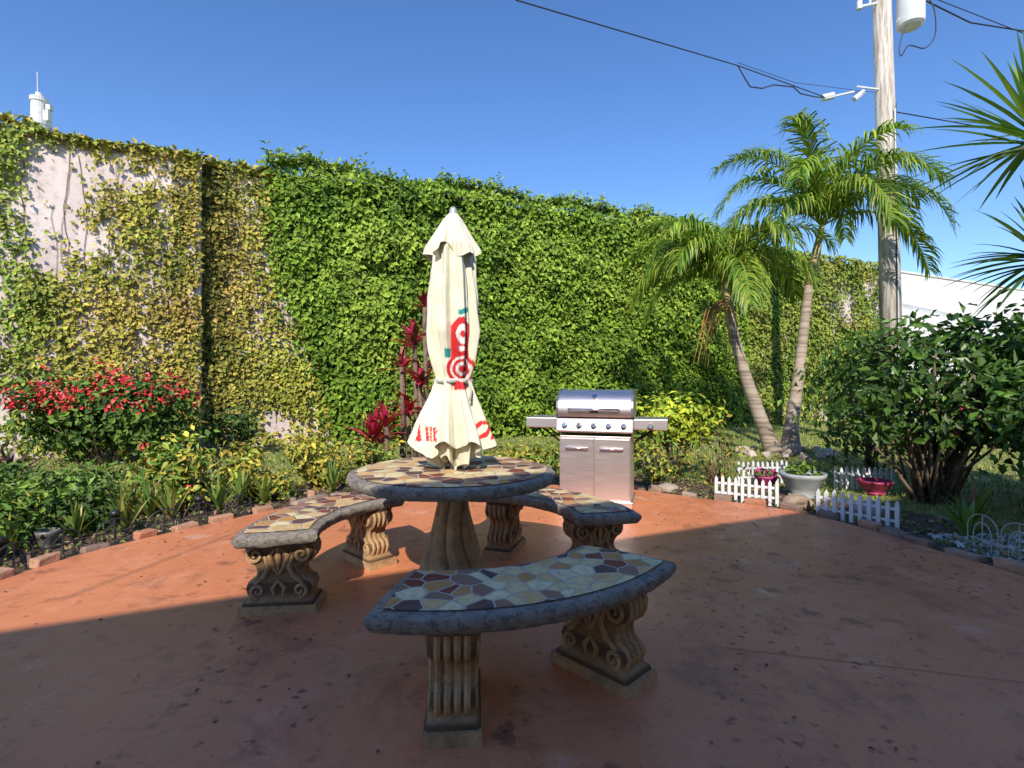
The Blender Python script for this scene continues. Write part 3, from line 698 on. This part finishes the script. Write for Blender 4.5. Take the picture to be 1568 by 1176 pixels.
palm('palm_tree',(4.62,9.0,0),[(4.62,9.0,0),(4.45,9.0,.4),(4.15,8.95,1.15),(3.9,8.9,1.9),(3.78,8.9,2.45)],[.17,.12,.1,.085,.075],(3.68,8.9,3.0),fr1,1.95)
palm('palm_tree',(4.84,8.9,0),[(4.84,8.9,0),(4.86,8.9,.5),(5.0,8.95,1.3),(5.14,9.0,2.3),(5.22,9.0,2.95)],[.19,.11,.09,.08,.07],(5.45,9.0,4.0),fr2,2.35)
q=MB()
for i in range(26):
    a=random.uniform(0,6.28); p=Vector((3.72+.06*math.cos(a),8.9+.06*math.sin(a),2.7)); x=random.uniform(.1,.35)
    q.tube([p,p+Vector((math.cos(a)*x*.6-.1,math.sin(a)*x*.5,-.2)),p+Vector((math.cos(a)*x-.18,math.sin(a)*x*.6,-.6-random.random()*.6))],[.012,.01,.003],4,random.choice([(.3,.16,.05),(.45,.25,.08),(.2,.1,.04)]))
q.build('dead_palm_fronds',M_leaf)
q=MB()
for k in range(16):
    a=k/16*2*math.pi; s_=random.uniform(.13,.2); q.box((s_,s_*.8,s_*.6),(4.75+.75*math.cos(a),8.9+.6*math.sin(a),.05),a,random.choice([(.6,.52,.43),(.5,.4,.34),(.65,.5,.42)]),jit=.03,taper=.75)
o=q.build('stone_ring',pmat('ring_stone',(1,1,1),attr=True,rough=.9,bs=.6,ns=10)); bevel(o,.02)
# ---------------------------------------------------------------- utility pole & wires
m,nt,b=new_mat('pole_wood'); tc=nt.nodes.new('ShaderNodeNewGeometry'); mg=nt.nodes.new('ShaderNodeMapping'); mg.inputs['Scale'].default_value=(9,9,.5); nt.links.new(tc.outputs['Position'],mg.inputs[0])
w1=noise(nt,2.5,6,.7,vec=mg.outputs[0]); c=mixc(nt,(.7,.62,.54),(.34,.26,.2),ramp(nt,w1,[(.44,0.),(.62,1.)])); nt.links.new(c,b.inputs['Base Color']); b.inputs['Roughness'].default_value=.9; bump(nt,b,w1,.8,.03)
up=empty('utility_pole',(7.45,10,0)); q=MB(); q.tube([(0,0,0),(-.1,0,4.5),(-.28,0,10.5)],[.19,.175,.145],20); q.build('pole',m,True,up,colors=False)
M_gm=pmat('grey_metal',(.75,.76,.77),(.65,.66,.67),rough=.5); M_wire=pmat('black_cable',(.03,.03,.035),rough=.6)
q=MB(); q.lathe([(0,8.1),(.17,8.1),(.22,8.14),(.23,8.2),(.23,8.9),(.25,8.92),(.24,8.98),(.1,9.05),(0,9.05)],loc=(.24,-.12,0),seg=28); q.build('transformer',M_gm,True,up,colors=False).modifiers.new('e','EDGE_SPLIT')
q=MB(); q.tube([(.0,-.1,8.25),(.1,-.1,8.25)],.04,8); q.tube([(-.7,-.05,8.55),(-.2,-.05,8.65)],.025,8); q.tube([(-.7,-.05,8.5),(-.7,-.05,8.66)],.05,10); q.tube([(-.5,-.05,8.58),(-.45,-.05,8.95)],.02,6)
q.tube([(-.75,-.05,7.0),(-.2,-.05,6.93)],.02,6); q.tube([(-.8,-.05,6.75),(-.62,-.05,6.9)],.05,8); q.tube([(-1.4,0,6.8),(-1.18,0,6.85)],.07,8); q.tube([(-.8,-.05,6.9),(-1.2,0,6.83)],.02,6); q.tube([(0,-.18,0),(-.12,-.2,6.5)],.015,5); q.build('brackets',M_gm,False,up,colors=False)
q=MB()
def wire(pts,r=.012): q.tube([Vector(p)-Vector((7.45,10,0)) for p in pts],r*.75,5)
wire([(6.9,10,6.95),(6.15,10,6.81),(3.79,8.6,6.57),(.046,6,5.72),(-2,2,5.0),(-3.2,-3.1,4.4)],.012)
wire([(3.79,8.6,6.57),(3.95,8.65,6.36),(4.05,8.7,6.27),(4.3,8.8,6.3),(4.55,8.9,6.42),(5.0,9.1,6.5),(5.3,9.4,6.55),(5.75,9.7,6.66),(6.15,10,6.81)],.015)
wire([(3.79,8.6,6.62),(5.2,9.4,6.75),(7.2,10,6.9)],.006)
wire([(7.4,10,6.55),(11,11,6.58),(25,15,6.9)],.016)
wire([(7.6,10,8.9),(8.05,10,8.72),(9.4,10.5,8.63),(11,11,8.8),(25,15,9.6)],.02)
wire([(7.6,10,8.95),(8.4,10.1,8.8),(11,11,8.75),(25,15,9.4)],.012)
wire([(7.2,10,8.72),(4,9,9.6),(-6,5,12)],.008)
lp=[Vector(p) for p in [(8.05,9.9,8.7),(8.13,9.85,8.4),(8.1,9.8,7.9),(7.9,9.8,7.65),(7.6,9.8,7.7),(7.45,9.8,7.5),(7.42,9.8,7.7),(7.55,9.8,8.1),(7.8,9.85,8.5)]]
sm=[]
for i in range(len(lp)-1):
    p0=lp[max(i-1,0)];p1=lp[i];p2=lp[i+1];p3=lp[min(i+2,len(lp)-1)]
    for k in range(5):
        t=k/5; sm.append(.5*((2*p1)+(p2-p0)*t+(2*p0-5*p1+4*p2-p3)*t*t+(3*p1-p0-3*p2+p3)*t**3))
wire(sm,.016)
wire([(7.35,9.8,6.6),(7.36,9.8,4.5),(7.4,9.8,.1)],.012)
q.build('cables',M_wire,False,up,colors=False)
q=MB(); q.lathe([(.55,0),(.52,16.3),(.56,16.35),(.56,16.6),(.4,16.65),(.38,17.7),(.44,17.72),(.44,17.95),(.2,18.0),(.18,18.25),(0,18.3)],seg=20); q.tube([(-.1,0,18.2),(-.12,0,19.5)],.025,5); q.box((.3,.3,.6),(.5,0,16.9)); q.box((.25,.25,.3),(.6,0,17.4))
q.build('chimney_stack',pmat('stack_white',(.8,.78,.76)),False,colors=False,loc=(-27.7,30,0))
# ---------------------------------------------------------------- picket fences, pots
M_pf=pmat('white_fence_plastic',(.82,.82,.82),(.72,.72,.73),8,.5)
def picket(p0,p1,h=.26):
    p0=Vector(p0);p1=Vector(p1); L=(p1-p0).length; a=math.atan2((p1-p0).y,(p1-p0).x); e=empty('picket_fence',(p0.x,p0.y,.01),a); q=MB(); n=max(3,int(L/.062))
    for i in range(n+1):
        x=L*i/n; w=.03; hh=h*random.uniform(.96,1.03); t=.008
        vs=[(x-w/2,-t,0),(x+w/2,-t,0),(x+w/2,-t,hh-.03),(x,-t,hh),(x-w/2,-t,hh-.03)]; vs+=[(a_,t,c_) for a_,b2,c_ in vs]
        q.add(vs,[(0,1,2,3,4),(9,8,7,6,5)]+[(k,k+5,(k+1)%5+5,(k+1)%5) for k in range(5)])
    q.build('pickets',M_pf,parent=e,colors=False)
    q=MB(); q.box((L+.03,.008,.022),(L/2,.014,h*.3)); q.box((L+.03,.008,.022),(L/2,.014,h*.68)); q.build('rails',M_pf,parent=e,colors=False)
picket((2.14,5.36),(2.62,5.06)); picket((2.72,6.15),(3.35,6.25),.28); picket((2.8,4.68),(3.16,4.2)); picket((3.73,5.9),(4.35,5.85))
def pot(name,loc,r,h,c):
    e=empty(name,loc); q=MB(); q.lathe([(0,0),(r*.6,0),(r*.62,.02),(r*.5,.04),(r*.75,h*.4),(r*.95,h*.8),(r*1.02,h*.85),(r*1.05,h),(r*.93,h),(r*.9,h*.85),(0,h*.82)],seg=32)
    q.build('pot',pmat(name+'_glaze',c,tuple(x*.75 for x in c),9,.45,bs=.2),True,e,colors=False); return e
pot('stone_planter',(3.12,5.5,.01),.22,.26,(.44,.46,.47)); bush('potted_plant',(3.12,5.5,.28),(.18,.18,.08),160,.07,.035,G1,clumps=10,stems=0)
pot('magenta_pot',(4.0,5.65,.01),.17,.15,(.4,.03,.11)); pot('magenta_pot',(2.95,5.95,.01),.13,.15,(.5,.05,.2))
bush('pink_flowers',(2.93,5.9,.2),(.14,.1,.06),60,.06,.05,[(.35,.02,.15),(.06,.1,.02)],clumps=6,stems=0)
def rock(name,loc,s,c):
    bm=bmesh.new(); bmesh.ops.create_icosphere(bm,subdivisions=3,radius=1)
    for v_ in bm.verts:
        nz=vnoise(np.array([list(v_.co)]),1.4,loc[0])[0]; v_.co*=.75+.5*nz
    me=bpy.data.meshes.new(name); bm.to_mesh(me); bm.free(); me.materials.append(pmat(name+'_m',c,rough=.9,bs=.7,bscale=25)); o=bpy.data.objects.new(name,me); col.objects.link(o); o.location=loc; o.scale=s
rock('garden_rock',(2.78,4.98,.07),(.15,.12,.09),(.46,.34,.24)); rock('garden_rock',(1.75,5.72,.05),(.11,.1,.06),(.5,.4,.32)); rock('garden_rock',(3.3,4.75,.06),(.12,.1,.08),(.5,.42,.36))
q=MB()
for i in range(1500):
    x=random.uniform(3.3,4.3); y=random.uniform(2.9,4.1)
    s_=random.uniform(.012,.028); q.box((s_,s_*.8,s_*.6),(x,y,.02),random.random()*3,random.choice([(.7,.66,.6),(.52,.5,.46),(.78,.74,.68)]),jit=s_*.2)
q.build('white_gravel',pmat('gravel',(1,1,1),attr=True,rough=.9))
def hoops(name,pts,h,c,w=.22,r=.006):
    q=MB(); 
    for (x,y,a) in pts:
        dx,dy=math.cos(a)*w/2,math.sin(a)*w/2
        for s_,hh in ((1,h),(.6,h*.8)):
            q.tube([(x+dx*s_*math.cos(t),y+dy*s_*math.cos(t),(hh-.1)+.1*math.sin(t)) for t in np.linspace(0,math.pi,12)],r,5)
            for k in (-1,1): q.tube([(x+k*dx*s_,y+k*dy*s_,0),(x+k*dx*s_,y+k*dy*s_,hh-.1)],r,5)
        q.tube([(x-dx,y-dy,.1),(x+dx,y+dy,.1)],r,5); q.tube([(x,y,0),(x,y,h)],r,5)
    q.build(name,c,False,colors=False)
Mw=pmat('wire_white',(.55,.56,.5),rough=.5); Mk=pmat('wire_black',(.04,.045,.05),rough=.5)
hoops('hoop_fence',[(3.42,3.45,-1.4),(3.48,3.22,-1.3),(3.38,3.68,-1.5)],.28,Mw,r=.0035)
hp=[]; Oe=offset(E,.115); last=None
for i,p in enumerate(Oe[:-1]):
    if p.x<-2.3 and 2.4<p.y<4.9:
        if last is None or (p-last).length>=.22:
            t=Oe[i+1]-Oe[i-1]; hp.append((p.x,p.y,math.atan2(t.y,t.x))); last=p
hoops('wrought_iron_edging',hp,.2,Mk,.24,.006)
lm_=pmat('lantern_dark',(.06,.06,.06),rough=.4,metal=.6)
for x,y in ((-3.3,3.3),(-3.1,4.0),(-2.75,4.5),(-3.35,3.0)):
    q=MB(); q.tube([(0,0,0),(0,0,.12)],.006,5); q.lathe([(.03,.12),(.035,.125),(.028,.2),(.045,.205),(.02,.235),(0,.24)],seg=12); q.build('solar_lantern',lm_,True,colors=False,loc=(x,y,0))
for x,y in ((-3.6,3.45),(-3.4,3.75),(-3.5,3.2)): pot('grey_flower_pot',(x,y,0),.07,.15,(.2,.18,.18))
n=520; lx=rng.uniform(-3,3,n); ly=rng.uniform(1.2,5.6,n); eb=rng.uniform(0,1,n)<.4+.4*(lx>1)
pos=np.stack([lx,ly,np.full(n,.036)],1)[eb]; pos=pos[inpoly(pos[:,0],pos[:,1],np.array([(p.x,p.y) for p in E]))]
leaves('fallen_leaves',pos,np.tile([[0,0,1.]],(len(pos),1)),.024,.013,pick(len(pos),[(.05,.03,.02),(.12,.07,.03),(.25,.17,.07)]),M_leaf,jit=.15,down=0)
n=6000; k=rng.integers(0,nn,n); od=rng.uniform(.08,1.0,n); po=np.array([[E[i].x,E[i].y] for i in k]); tn_=np.array([[(E[min(i+1,nn-1)]-E[max(i-1,0)]).normalized().y,(E[min(i+1,nn-1)]-E[max(i-1,0)]).normalized().x] for i in k])
pos=np.stack([po[:,0]-tn_[:,0]*od+rng.normal(0,.05,n),po[:,1]+tn_[:,1]*od+rng.normal(0,.05,n),rng.uniform(.015,.05,n)],1)
leaves('leaf_litter',pos,np.tile([[0,0,1.]],(n,1)),.05,.03,pick(n,[(.14,.09,.05),(.22,.15,.08),(.08,.11,.03),(.1,.14,.03)]),M_leaf,jit=.5,down=0)
# ---------------------------------------------------------------- house behind the camera
hs=empty('house',(2.23,-1.1,0),math.atan2(.4073,.9133))
M_hw=pmat('house_stucco',(.84,.76,.62),(.8,.72,.58),2,.9,bs=.2)
def hb(nm,x0,x1,y0,y1,z0,z1,m):
    q=MB(); q.box((x1-x0,y1-y0,z1-z0),((x0+x1)/2,(y0+y1)/2,(z0+z1)/2)); q.build(nm,m,parent=hs,colors=False)
hb('walls',-14,14,-9,-.6,0,4.2,M_hw); hb('roof_eave',-14.5,14.5,-9.5,0,4.21,4.42,pmat('roof_white',(.8,.78,.74)))
M_gl=pmat('window_glass',(.03,.04,.05),rough=.08)
for x in (-10,-5,2,7):
    hb('window_frame',x-.75,x+.75,-.6,-.55,1.0,2.3,M_pf); hb('window_glass',x-.68,x+.68,-.55,-.54,1.07,2.23,M_gl)
hb('door',-2,-1.05,-.6,-.55,0.03,2.1,pmat('door_paint',(.3,.15,.1),rough=.5))
# ---------------------------------------------------------------- camera / light
cam=bpy.data.cameras.new('Camera'); cam.lens=18; cam.sensor_width=36; cam.clip_end=2000; co=bpy.data.objects.new('Camera',cam); col.objects.link(co)
co.location=(0,0,1.22); co.rotation_euler=(math.radians(90),0,0); sc.camera=co
az_=Vector((-.12,-.993,0)).normalized(); el=math.atan(.85*(az_.x*nb[0]+az_.y*nb[1])); S=Vector((az_.x*math.cos(el),az_.y*math.cos(el),math.sin(el)))
sl=bpy.data.lights.new('Sun','SUN'); sl.energy=5; sl.angle=math.radians(.5); sl.color=(1,.93,.8); so=bpy.data.objects.new('Sun',sl); col.objects.link(so)
so.rotation_euler=S.to_track_quat('Z','Y').to_euler(); so.location=(-5,-10,12)
w=bpy.data.worlds.new('World'); sc.world=w; w.use_nodes=True; nt=w.node_tree; sk=nt.nodes.new('ShaderNodeTexSky'); sk.sky_type='NISHITA'; sk.sun_disc=False
sk.sun_elevation=el; sk.sun_rotation=math.atan2(S.x,S.y); sk.air_density=1.0; sk.dust_density=0; sk.ozone_density=3.5
hsn=nt.nodes.new('ShaderNodeHueSaturation'); hsn.inputs['Hue'].default_value=.508; hsn.inputs['Saturation'].default_value=1.17; hsn.inputs['Value'].default_value=1.4
nt.links.new(sk.outputs[0],hsn.inputs['Color']); nt.links.new(hsn.outputs[0],nt.nodes['Background'].inputs[0]); nt.nodes['Background'].inputs[1].default_value=.15
sc.view_settings.view_transform='Standard'; sc.view_settings.look='None'; sc.view_settings.exposure=0
